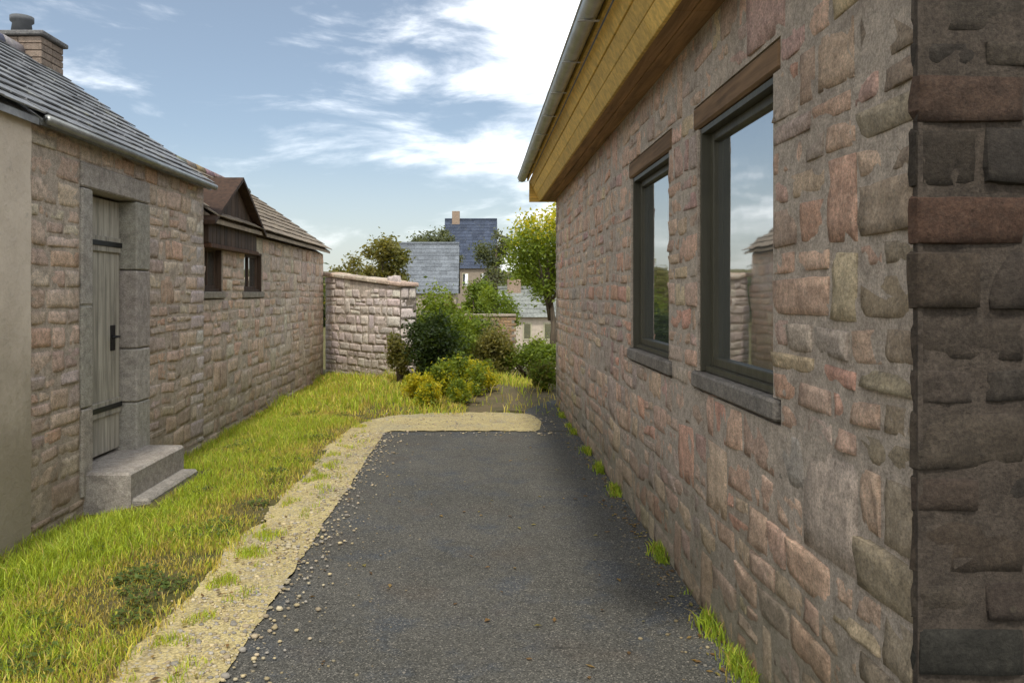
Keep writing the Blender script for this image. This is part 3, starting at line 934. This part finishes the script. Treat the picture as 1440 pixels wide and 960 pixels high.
# weeds and moss tufts at the foot of the right wall
def foot_s(rg, n):
    y = 2.2 + 9 * rg.random(n) ** 1.4
    x = RX - .012 - np.abs(rg.normal(0, .035, n))
    nn = nz(y, y * 0, 2.6, 3)
    keep = rg.random(n) < np.clip(nn * 3.0 - .1 + (y < 3.9) * .5, 0, 1)
    x, y, nn = x[keep], y[keep], nn[keep]
    return np.c_[x, y, np.full(len(x), .008), np.clip(.4 + nn + (y < 3.9) * .35, .3, 1.2), np.full(len(x), 1.2), nn]
V3, C3 = blades(9000, foot_s, 6, (.04, .14), (.0022, .0045), GC, lambda P: np.c_[np.full(len(P), .1), np.ones(len(P)), np.full(len(P), .3), np.full(len(P), 1.3), np.full(len(P), .15), np.full(len(P), .1)])
tag(np_mesh('wall_foot_weeds', V3, 3, C3, M['grass']), kind='stuff')

def stray_s(rg, n):
    y = 1.8 + 8.2 * rg.random(n) ** 1.4; x = -1.45 + np.abs(rg.normal(0, .13, n))
    nn = nz(x, y, 5.5, 12)
    k = (nn > .12) & (x < -1.0)
    x, y, nn = x[k], y[k], nn[k]
    return np.c_[x, y, np.full(len(x), .016), np.clip(.35 + nn, .3, .9), np.full(len(x), .5), nn]
V4, C4 = blades(16000, stray_s, 8, (.03, .1), (.0014, .003), GC, verge_c)
# clover and low broad leaves growing through the turf
rg = np.random.default_rng(31); P_ = []
rnd = random.Random(31)
for _ in range(70):
    y = 2.4 + 9 * rnd.random() ** 1.5; x = -1.55 - 1.35 * rnd.random(); r = rnd.uniform(.05, .16)
    if abs(y - 6.75) < .75 and x < LX + .75: continue
    for k in range(int(900 * r)):
        a, q = rnd.uniform(0, 6.28), r * rnd.random() ** .6
        P_.append((x + q * math.cos(a), y + q * math.sin(a), gh(x + q * math.cos(a), y + q * math.sin(a)) + rnd.uniform(.008, .05)))
P_ = np.array(P_); n_ = len(P_)
a = rg.uniform(0, 6.28, n_); L_ = rg.uniform(.007, .017, n_)[:, None]
ax = np.c_[np.cos(a), np.sin(a), rg.normal(0, .3, n_)]; bx_ = np.c_[-np.sin(a), np.cos(a), rg.normal(0, .3, n_)]
V_ = np.stack([P_ - ax * L_, P_ + bx_ * L_ * .7, P_ + ax * L_, P_ - bx_ * L_ * .7], 1).reshape(-1, 3)
C_ = np.repeat(np.array([(.10, .15, .03), (.13, .17, .035), (.075, .115, .025)])[rg.integers(0, 3, n_)] * rg.uniform(.8, 1.2, n_)[:, None], 4, 0)
tag(np_mesh('grass', np.r_[V1, V2, V4], 3, np.r_[C1, C2, C4], M['grass']), kind='stuff')
tag(np_mesh('clover', V_, 4, C_, M['grass']), kind='stuff')

# dead leaves blown along the edges
rnd = random.Random(77); vv, cc = [], []
for _ in range(420):
    t = rnd.random()
    y = 2.5 + 8 * rnd.random() ** 1.4
    if t < .45: x, z = RX - abs(rnd.gauss(.02, .09)) - .01, .016
    elif t < .8: x, z = -1.3 + rnd.gauss(0, .18), .034
    else: x, z = rnd.uniform(-.9, 1.0), .017
    a = rnd.uniform(0, 6.28); L_ = rnd.uniform(.010, .024); W_ = L_ * rnd.uniform(.4, .65)
    ax = (math.cos(a), math.sin(a)); bx_ = (-ax[1], ax[0]); cz = rnd.uniform(.002, .01)
    vv += [(x - ax[0] * L_, y - ax[1] * L_, z), (x + bx_[0] * W_, y + bx_[1] * W_, z + cz), (x + ax[0] * L_, y + ax[1] * L_, z + rnd.uniform(0, .008)), (x - bx_[0] * W_, y - bx_[1] * W_, z + cz * .6)]
    c = rnd.choice([(.22, .13, .05), (.30, .20, .07), (.15, .09, .04), (.26, .22, .07)])
    cc += [c] * 4
tag(np_mesh('leaf_litter', np.array(vv), 4, np.array(cc), M['grass']), kind='stuff')

# ------------------------------------------------------------------ foliage
def leaves(centers, radii, n, size, cols, seed, shell=.55, flat=1.0):
    rg = np.random.default_rng(seed)
    centers = np.asarray(centers, float); radii = np.asarray(radii, float)
    k = rg.choice(len(centers), n, p=(radii ** 2) / (radii ** 2).sum())
    d = rg.normal(size=(n, 3)); d /= np.linalg.norm(d, axis=1)[:, None]
    r = radii[k] * (shell + (1 - shell) * rg.random(n) ** .6) * (1 + .36 * rg.normal(size=n)).clip(.3, 1.9)
    P = centers[k] + d * r[:, None] * np.array([1, 1, flat])
    a = rg.normal(size=(n, 3)); a[:, 2] *= .7; a /= np.linalg.norm(a, axis=1)[:, None]
    t = rg.normal(size=(n, 3)); bb = np.cross(a, t); bb /= np.linalg.norm(bb, axis=1)[:, None]
    s = rg.uniform(.45, 1.5, n)[:, None] * size
    fold = np.cross(a, bb) * s * .16
    V = np.stack([P - a * s, P + bb * s * .5 + fold, P + a * s, P - bb * s * .5 + fold], 1)
    ci = np.asarray(cols)
    clump = rg.integers(0, len(cols), len(centers))
    kk = np.where(rg.random(n) < .6, clump[k], rg.integers(0, len(cols), n))
    c = ci[kk] * rg.uniform(.7, 1.25, n)[:, None]
    return V.reshape(-1, 3), np.repeat(c, 4, 0)

def blob_set(rnd, c, rx, ry, rz, n, r):
    cs, rs = [], []
    for _ in range(n):
        while True:
            p = [rnd.uniform(-1, 1) for _ in range(3)]
            if sum(q * q for q in p) < 1: break
        cs.append((c[0] + p[0] * rx, c[1] + p[1] * ry, c[2] + p[2] * rz)); rs.append(r * rnd.uniform(.6, 1.25))
    return cs, rs

def bush(name, label, x, y, w, h, cols, seed, n=5000, size=.035, group=None, cat='bush', nb=18, dp=None):
    rnd = random.Random(seed)
    z = gh(x, y)
    root = empty(name, (x, y, z), label, cat, group)
    cs, rs = blob_set(rnd, (x, y, z + h * .52), w * .42, (dp or w) * .42, h * .40, nb, min(w, h) * .23)
    b = MB()
    for i in range(9):
        c = cs[i % len(cs)]
        b.tube([(x + rnd.uniform(-.1, .1) * w, y + rnd.uniform(-.1, .1) * w, z - .05), ((x + c[0]) / 2 + rnd.uniform(-.05, .05), (y + c[1]) / 2, (z + c[2]) / 2 + .05), c], [.02 + .012 * h, .014, .004], 6)
    b.build('stems', M['bark'], root, False)
    V, C = leaves(cs, rs, n, size, cols, seed)
    V[:, 2] = np.maximum(V[:, 2], z + .01)
    np_mesh('foliage', V, 4, C, M['leaf'], root)
    return root

def tree(name, label, x, y, h, w, cols, seed, n=9000, size=.09, group=None, trunk_h=.35, nb=26, zbase=None, top_cols=None):
    rnd = random.Random(seed)
    z = gh(x, y) if zbase is None else zbase
    root = empty(name, (x, y, z), label, 'tree', group)
    b = MB()
    r0 = .015 * h + .03
    top = (x + rnd.uniform(-.06, .06) * h, y, z + h * .8)
    b.tube([(x, y, z - .2), (x + .02 * h, y, z + h * .25), ((x + top[0]) / 2, y, z + h * .5), top], [r0, r0 * .75, r0 * .5, r0 * .12], 8)
    cs, rs = blob_set(rnd, (x, y, z + h * (trunk_h + (1 - trunk_h) * .5)), w * .40, w * .40, h * (1 - trunk_h) * .40, nb, min(w, h) * .155)
    for c in cs[:14]:
        t = rnd.uniform(.25, .6)
        st = (x + (top[0] - x) * t, y, z + h * .8 * t)
        b.tube([st, tuple((st[i] * .5 + c[i] * .5) + (.04 * h if i == 2 else 0) for i in range(3)), c], [r0 * .35, r0 * .2, r0 * .06], 5)
    b.build('trunk', M['bark'], root, False)
    V, C = leaves(cs, rs, n, size, cols, seed, .35)
    if top_cols:                                    # sunlit crown top put into the leaf colour as yellow
        rg_ = np.random.default_rng(seed + 5); q = V.reshape(-1, 4, 3)[:, 0, 2]
        hit = (q - z) / h + rg_.normal(size=len(q)) * .05 > .80
        hit = np.repeat(hit, 4); tc_ = np.asarray(top_cols)[rg_.integers(0, len(top_cols), len(q))]
        C[hit] = np.repeat(tc_, 4, 0)[hit]
    np_mesh('crown', V, 4, C, M['leaf'], root)
    return root

G_MID = [(0.161, 0.225, 0.028), (0.199, 0.254, 0.031), (0.132, 0.186, 0.024)]
G_DARK = [(.035, .06, .014), (.05, .075, .018), (.028, .05, .014)]
G_YEL = [(0.408, 0.394, 0.022), (0.504, 0.441, 0.025), (0.312, 0.336, 0.022)]
G_OLIVE = [(0.169, 0.163, 0.044), (0.143, 0.150, 0.039), (0.195, 0.176, 0.050)]
G_GREY = [(0.130, 0.150, 0.078), (0.156, 0.169, 0.098), (0.117, 0.137, 0.072)]

def at(px, y): return (px - 670) / 1120 * y
# shrubs at the end of the lane
bush('shrub', 'dense dark green shrub at the end of the lane, the darkest of the bushes', at(610, 13.4), 13.4, .95, 1.22, G_DARK, 61, 9000, .03, 'shrubs at the end of the lane', nb=24)
bush('shrub', 'mid green shrub leaning on the end of the pale garden wall', at(562, 13.6), 13.6, .5, .95, G_OLIVE, 62, 3500, .026, 'shrubs at the end of the lane')
bush('shrub', 'tall light green bush rising behind the darkest bush', at(618, 15.6), 15.6, 1.5, 1.72, G_MID, 63, 9000, .035, 'shrubs at the end of the lane', nb=24)
bush('shrub', 'low yellow green shrub in front of the darkest bush', at(640, 12.1), 12.1, 1.0, .60, G_YEL[:1] + G_MID, 64, 6500, .024, 'shrubs at the end of the lane')
bush('shrub', 'small bright shrub beside the sandy path, left of the bare earth', at(590, 11.6), 11.6, .55, .42, G_YEL, 65, 3200, .02, 'shrubs at the end of the lane')
bush('shrub', 'green bush behind the bare earth patch, middle of the lane end', at(695, 15.2), 15.2, .9, .85, G_OLIVE, 66, 6000, .03, 'shrubs at the end of the lane')
bush('shrub', 'mid green bush next to the far corner of the right cottage', at(745, 15.4), 15.4, 1.25, .74, G_MID, 67, 7500, .03, 'shrubs at the end of the lane')
bush('shrub', 'dark upright bush behind the brick wall, left of the far pale cottage', at(698, 24), 24, 1.1, 2.95, G_MID, 68, 6500, .045, 'shrubs at the end of the lane')
bush('shrub', 'broad yellow green bush low in the middle of the lane end, nearest the bare earth', at(664, 12.6), 12.6, .75, .55, G_YEL[:2] + G_MID[:1], 84, 5500, .022, 'shrubs at the end of the lane')
bush('shrub', 'loose pale green bush between the darkest bush and the brick wall', at(655, 16.6), 16.6, 1.2, 1.25, G_GREY[:1] + G_MID[:2], 85, 7000, .034, 'shrubs at the end of the lane', nb=20)
bush('shrub', 'dull green bush filling the foot of the right cottage corner', at(768, 13.2), 13.2, .6, .5, G_OLIVE[:1] + G_MID[:1], 86, 4000, .024, 'shrubs at the end of the lane')
bush('shrub', 'small yellow green bush closest to the bend of the sandy path', at(603, 11.0), 11.0, .5, .34, G_YEL[:2] + G_MID[:1], 87, 3200, .018, 'shrubs at the end of the lane')
bush('shrub', 'small light green bush close behind the sandy path, in front of the broad bush', at(652, 11.3), 11.3, .55, .36, G_MID + G_YEL[:1], 88, 3400, .018, 'shrubs at the end of the lane')
# brick wall glimpsed between the bushes
bw = MB(); rnd = random.Random(4)
yb_, zb0 = 21.0, gh(0, 21) - .1
zz = zb0
while zz < .98:
    xx = at(636, yb_) - (.11 if int((zz - zb0) / .075) % 2 else 0)
    while xx < at(718, yb_):
        k = rnd.uniform(.8, 1.2); c = rnd.choice([(.34, .22, .12), (.36, .25, .16), (.30, .20, .13)])
        bw.box(xx, xx + .215, yb_, yb_ + .11, zz, zz + .067, tuple(q * k for q in c), .004); xx += .225
    zz += .075
bw.box(at(636, yb_) - .1, at(718, yb_) + .1, yb_ + .012, yb_ + .1, zb0, .95, (.30, .27, .22))
bw.box(at(636, yb_) - .15, at(718, yb_) + .15, yb_ - .03, yb_ + .14, .985, 1.05, (.40, .34, .27), .01)
tag(bw.build('brick_wall', M['pebble'], None, True), 'short tan brick garden wall glimpsed between the bushes beyond the lane', 'wall')
# trees
tree('tree', 'yellow topped green tree growing just beyond the far corner of the right cottage', at(774, 19), 19, 4.05, 2.5, G_MID, 71, 11000, .045, 'trees beyond the lane', .36, 28, None, G_YEL)
tree('tree', 'mid green tree standing behind the yellow topped one', at(752, 44), 44, 7.0, 4.2, G_MID, 72, 13000, .07, 'trees beyond the lane', .2, 30)
tree('tree', 'olive green tree rising behind the pale garden wall, beside the slate roof', at(543, 36), 36, 7.1, 3.0, G_OLIVE, 73, 10000, .085, 'trees beyond the lane', .25)
tree('tree', 'pale thin crowned tree behind the left end of the wide slate roof', at(592, 58), 58, 8.8, 4.2, G_GREY, 74, 6000, .11, 'trees beyond the lane', .3)
tree('tree', 'grey green tree between the steep blue slate roof and the yellow tree', at(698, 52), 52, 8.4, 3.3, G_GREY, 75, 9000, .10, 'trees beyond the lane', .2)
tree('tree', 'rounded tree below the steep blue slate roof', at(668, 38), 38, 4.7, 2.6, G_MID, 76, 8000, .08, 'trees beyond the lane', .15)
tree('tree', 'small olive tree in front of the right end of the wide slate roof', at(630, 33), 33, 4.0, 1.8, G_OLIVE, 77, 6000, .07, 'trees beyond the lane', .15)
tree('tree', 'dull green tree peeping over the middle of the terrace end', at(496, 44), 44, 6.4, 3.2, G_OLIVE, 78, 8000, .09, 'trees beyond the lane', .25)
tree('tree', 'grey green tree behind the steep blue slate roof', at(640, 84), 84, 10.6, 6.0, G_GREY, 79, 7000, .15, 'trees beyond the lane', .2)
tree('tree', 'thin grey green tree covering the left end of the steep blue slate roof', at(624, 50), 50, 8.4, 2.4, G_GREY, 80, 6000, .09, 'trees beyond the lane', .2)
# far woodland band on the slope: reads as one mass
rg = random.Random(90); cs, rs = [], []
for i in range(230):
    yy = rg.uniform(95, 210); xx = rg.uniform(-.42, .30) * yy
    r = rg.uniform(1.6, 3.2); cs.append((xx, yy, gh(xx, yy) + r * .9)); rs.append(r)
V, C = leaves(cs, rs, 42000, .42, [(.06, .08, .03), (.075, .095, .035), (.05, .07, .03)], 91, .3)
tag(np_mesh('woodland', V, 4, C, M['leaf']), kind='stuff')

# ------------------------------------------------------------------ far houses
M['farwall'] = plain_mat('painted far wall', (.50, .45, .385), .9, 0, .2, .2)
M['bluegrey'] = slate_mat('blue slate', (.16, .17, .165), .9, .15)
def far_house(name, label, xc, y, w, dep, eave, ridge, axis_, wallc, roofc, seed, wins=(), chim=None):
    z0 = gh(xc, y) - .2
    root = empty(name, (xc, y, z0 + .2), label, 'house', 'houses beyond the lane')
    x0, x1, y0, y1 = xc - w / 2, xc + w / 2, y, y + dep
    b = MB(); b.box(x0, x1, y0, y1, z0, eave, wallc)
    if axis_ == 'x':
        b.add([(x0, y0, eave), (x0, y1, eave), (x0, (y0 + y1) / 2, ridge), (x1, y0, eave), (x1, y1, eave), (x1, (y0 + y1) / 2, ridge)], [(0, 1, 2), (3, 5, 4), (0, 3, 4, 1), (1, 4, 5, 2), (2, 5, 3, 0)], wallc)
    else:
        b.add([(x0, y0, eave), (x1, y0, eave), (xc, y0, ridge), (x0, y1, eave), (x1, y1, eave), (xc, y1, ridge)], [(0, 1, 2), (3, 5, 4), (0, 3, 4, 1), (1, 4, 5, 2), (2, 5, 3, 0)], wallc)
    b.build('wall', M['farwall'], root)
    b = MB(); rnd = random.Random(seed); ov = .25
    if axis_ == 'x':
        half = dep / 2; p = math.atan2(ridge - eave, half); S = half / math.cos(p) + ov
        for s in (-1, 1):
            ye = y0 - ov * math.cos(p) if s < 0 else y1 + ov * math.cos(p)
            slates(b, (x0 - .15, ye, eave + .03 - ov * math.sin(p)), (1, 0, 0), (0, -s * math.cos(p), math.sin(p)), w + .3, S, rnd, roofc, .45, .3)
        b.tube([(x0 - .15, (y0 + y1) / 2, ridge + .06), (x1 + .15, (y0 + y1) / 2, ridge + .06)], .1, 8, roofc)
    else:
        half = w / 2; p = math.atan2(ridge - eave, half); S = half / math.cos(p) + ov
        for s in (-1, 1):
            xe = xc + s * (half + ov * math.cos(p))
            slates(b, (xe, y0 - .2, eave + .03 - ov * math.sin(p)), (0, 1, 0), (-s * math.cos(p), 0, math.sin(p)), dep + .4, S, rnd, roofc, .45, .3)
    rf = b.build('roof', M['bluegrey'], root, False)
    for (a, c, q0, q1) in wins:
        f = MB(); f.box(a, c, y0 - .03, y0 + .02, q0, q1, (6, 6, 6)); wf = f.build('window', M['olive'], root)
        f = MB(); f.box(a + .06, c - .06, y0 - .036, y0 - .031, q0 + .06, q1 - .06); f.build('pane', M['glass'], wf)
    if chim:
        f = MB(); f.box(chim[0] - .3, chim[0] + .3, (y0 + y1) / 2 - .3, (y0 + y1) / 2 + .3, ridge - .4, ridge + chim[1], (.30, .22, .16), .02)
        f.build('chimney', M['pebble'], rf)
    return root
far_house('house', 'far low pale cottage with grey roof beside the far corner of the right cottage', at(762, 34), 34, 3.4, 3.0, .66, 1.75, 'x', (1.0, .95, .9), (.20, .21, .19), 81, wins=[(at(735, 34), at(748, 34), -.4, .35), (at(764, 34), at(777, 34), -.4, .35)], chim=(at(725, 34), .45))
far_house('house', 'far house with a wide grey slate roof behind the tall light green bush', at(590, 46), 46, 4.2, 5.0, 1.7, 4.55, 'x', (.8, .75, .68), (.15, .165, .18), 82)
far_house('house', 'far house with a steep blue slate roof below the grey green trees', at(662, 60), 60, 3.8, 5.0, 3.6, 7.3, 'x', (.6, .55, .5), (.055, .068, .098), 83, wins=[(at(650, 60), at(659, 60), 2.1, 3.1), (at(676, 60), at(685, 60), 2.1, 3.1)], chim=(at(640, 60), .7))

# ------------------------------------------------------------------ sky, sun, camera
SUN_EL, SUN_AZ = 57.0, 182.5          # azimuth: degrees from +y towards +x
w = bpy.data.worlds.new('World'); scene.world = w; w.use_nodes = True
nt = w.node_tree; nt.nodes.clear()
wm = Mat.__new__(Mat); wm.nt = nt
out = nt.nodes.new('ShaderNodeOutputWorld'); bg = nt.nodes.new('ShaderNodeBackground')
sky = nt.nodes.new('ShaderNodeTexSky'); sky.sky_type = 'NISHITA'; sky.sun_disc = False
sky.sun_elevation = R(SUN_EL); sky.sun_rotation = R(SUN_AZ)
sky.air_density = 1.0; sky.dust_density = 1.2; sky.ozone_density = 1.5
tc = nt.nodes.new('ShaderNodeTexCoord'); sep = nt.nodes.new('ShaderNodeSeparateXYZ')
nt.links.new(tc.outputs['Generated'], sep.inputs[0])
X_, Y_, Z_ = sep.outputs
az = wm.math('ARCTAN2', X_, Y_)
cx = nt.nodes.new('ShaderNodeCombineXYZ')
nt.links.new(wm.math('MULTIPLY', az, 5.0), cx.inputs[0]); nt.links.new(wm.math('MULTIPLY', Z_, 17.0), cx.inputs[1])
def wn(scale, det, off):
    nd = nt.nodes.new('ShaderNodeTexNoise'); nd.inputs['Scale'].default_value = scale; nd.inputs['Detail'].default_value = det
    nd.inputs['Roughness'].default_value = .58; nd.inputs['Distortion'].default_value = .4
    mp = nt.nodes.new('ShaderNodeMapping'); mp.inputs['Location'].default_value = off
    nt.links.new(cx.outputs[0], mp.inputs[0]); nt.links.new(mp.outputs[0], nd.inputs['Vector'])
    return nd.outputs['Fac']
# cloud bank sits ahead and a little to the right of the lane
near = wm.math('MULTIPLY', wm.ramp(wm.math('ABSOLUTE', wm.math('SUBTRACT', az, .10)), .42, .02), wm.ramp(Z_, .45, .25))
behind = wm.math('MULTIPLY', wm.ramp(wm.math('ABSOLUTE', az), .8, 1.7), .26)  # extra cloud cover out of view, added to brighten the walls
dens = wm.math('ADD', wm.math('ADD', wn(1.0, 9, (3.1, 1.7, 0)), wm.math('MULTIPLY', near, .11)), behind)
glow = wm.math('MULTIPLY', wm.ramp(wm.math('ABSOLUTE', wm.math('SUBTRACT', az, .13)), .20, .0), wm.ramp(wm.math('ABSOLUTE', wm.math('SUBTRACT', Z_, .33)), .16, .0))
dens = wm.math('ADD', dens, wm.math('MULTIPLY', glow, .34))
cl = wm.ramp(dens, .51, .93)
haze = wm.ramp(Z_, .20, .0, 0, .55)
c = sky.outputs[0]
c = wm.mix(.30, c, (3.3, 3.6, 3.45))
c = wm.mix(haze, c, (5.2, 5.45, 5.3))
c = wm.mix(wm.math('MULTIPLY', cl, .95), c, (15.5, 15.6, 15.8))
nt.links.new(c, bg.inputs['Color']); bg.inputs['Strength'].default_value = .097
nt.links.new(bg.outputs[0], out.inputs[0])

L = bpy.data.lights.new('sun', 'SUN'); L.energy = 1.8; L.angle = R(6); L.color = (1.0, .95, .86)
lo = bpy.data.objects.new('sun', L); COL.objects.link(lo)
d = Vector((math.sin(R(SUN_AZ)) * math.cos(R(SUN_EL)), math.cos(R(SUN_AZ)) * math.cos(R(SUN_EL)), math.sin(R(SUN_EL))))
lo.rotation_euler = d.to_track_quat('Z', 'Y').to_euler(); lo.location = d * 50

cam = bpy.data.cameras.new('camera'); co = bpy.data.objects.new('camera', cam); COL.objects.link(co)
co.location = (0, 0, 1.6); co.rotation_euler = (R(90), 0, 0)
cam.sensor_width = 36; cam.lens = 28; cam.shift_x = 50 / 1440; cam.shift_y = -68 / 1440
cam.clip_start = .05; cam.clip_end = 3000
scene.camera = co
vs_ = scene.view_settings
vs_.view_transform = 'Standard'; vs_.look = 'None'; vs_.exposure = .65; vs_.gamma = 1.0
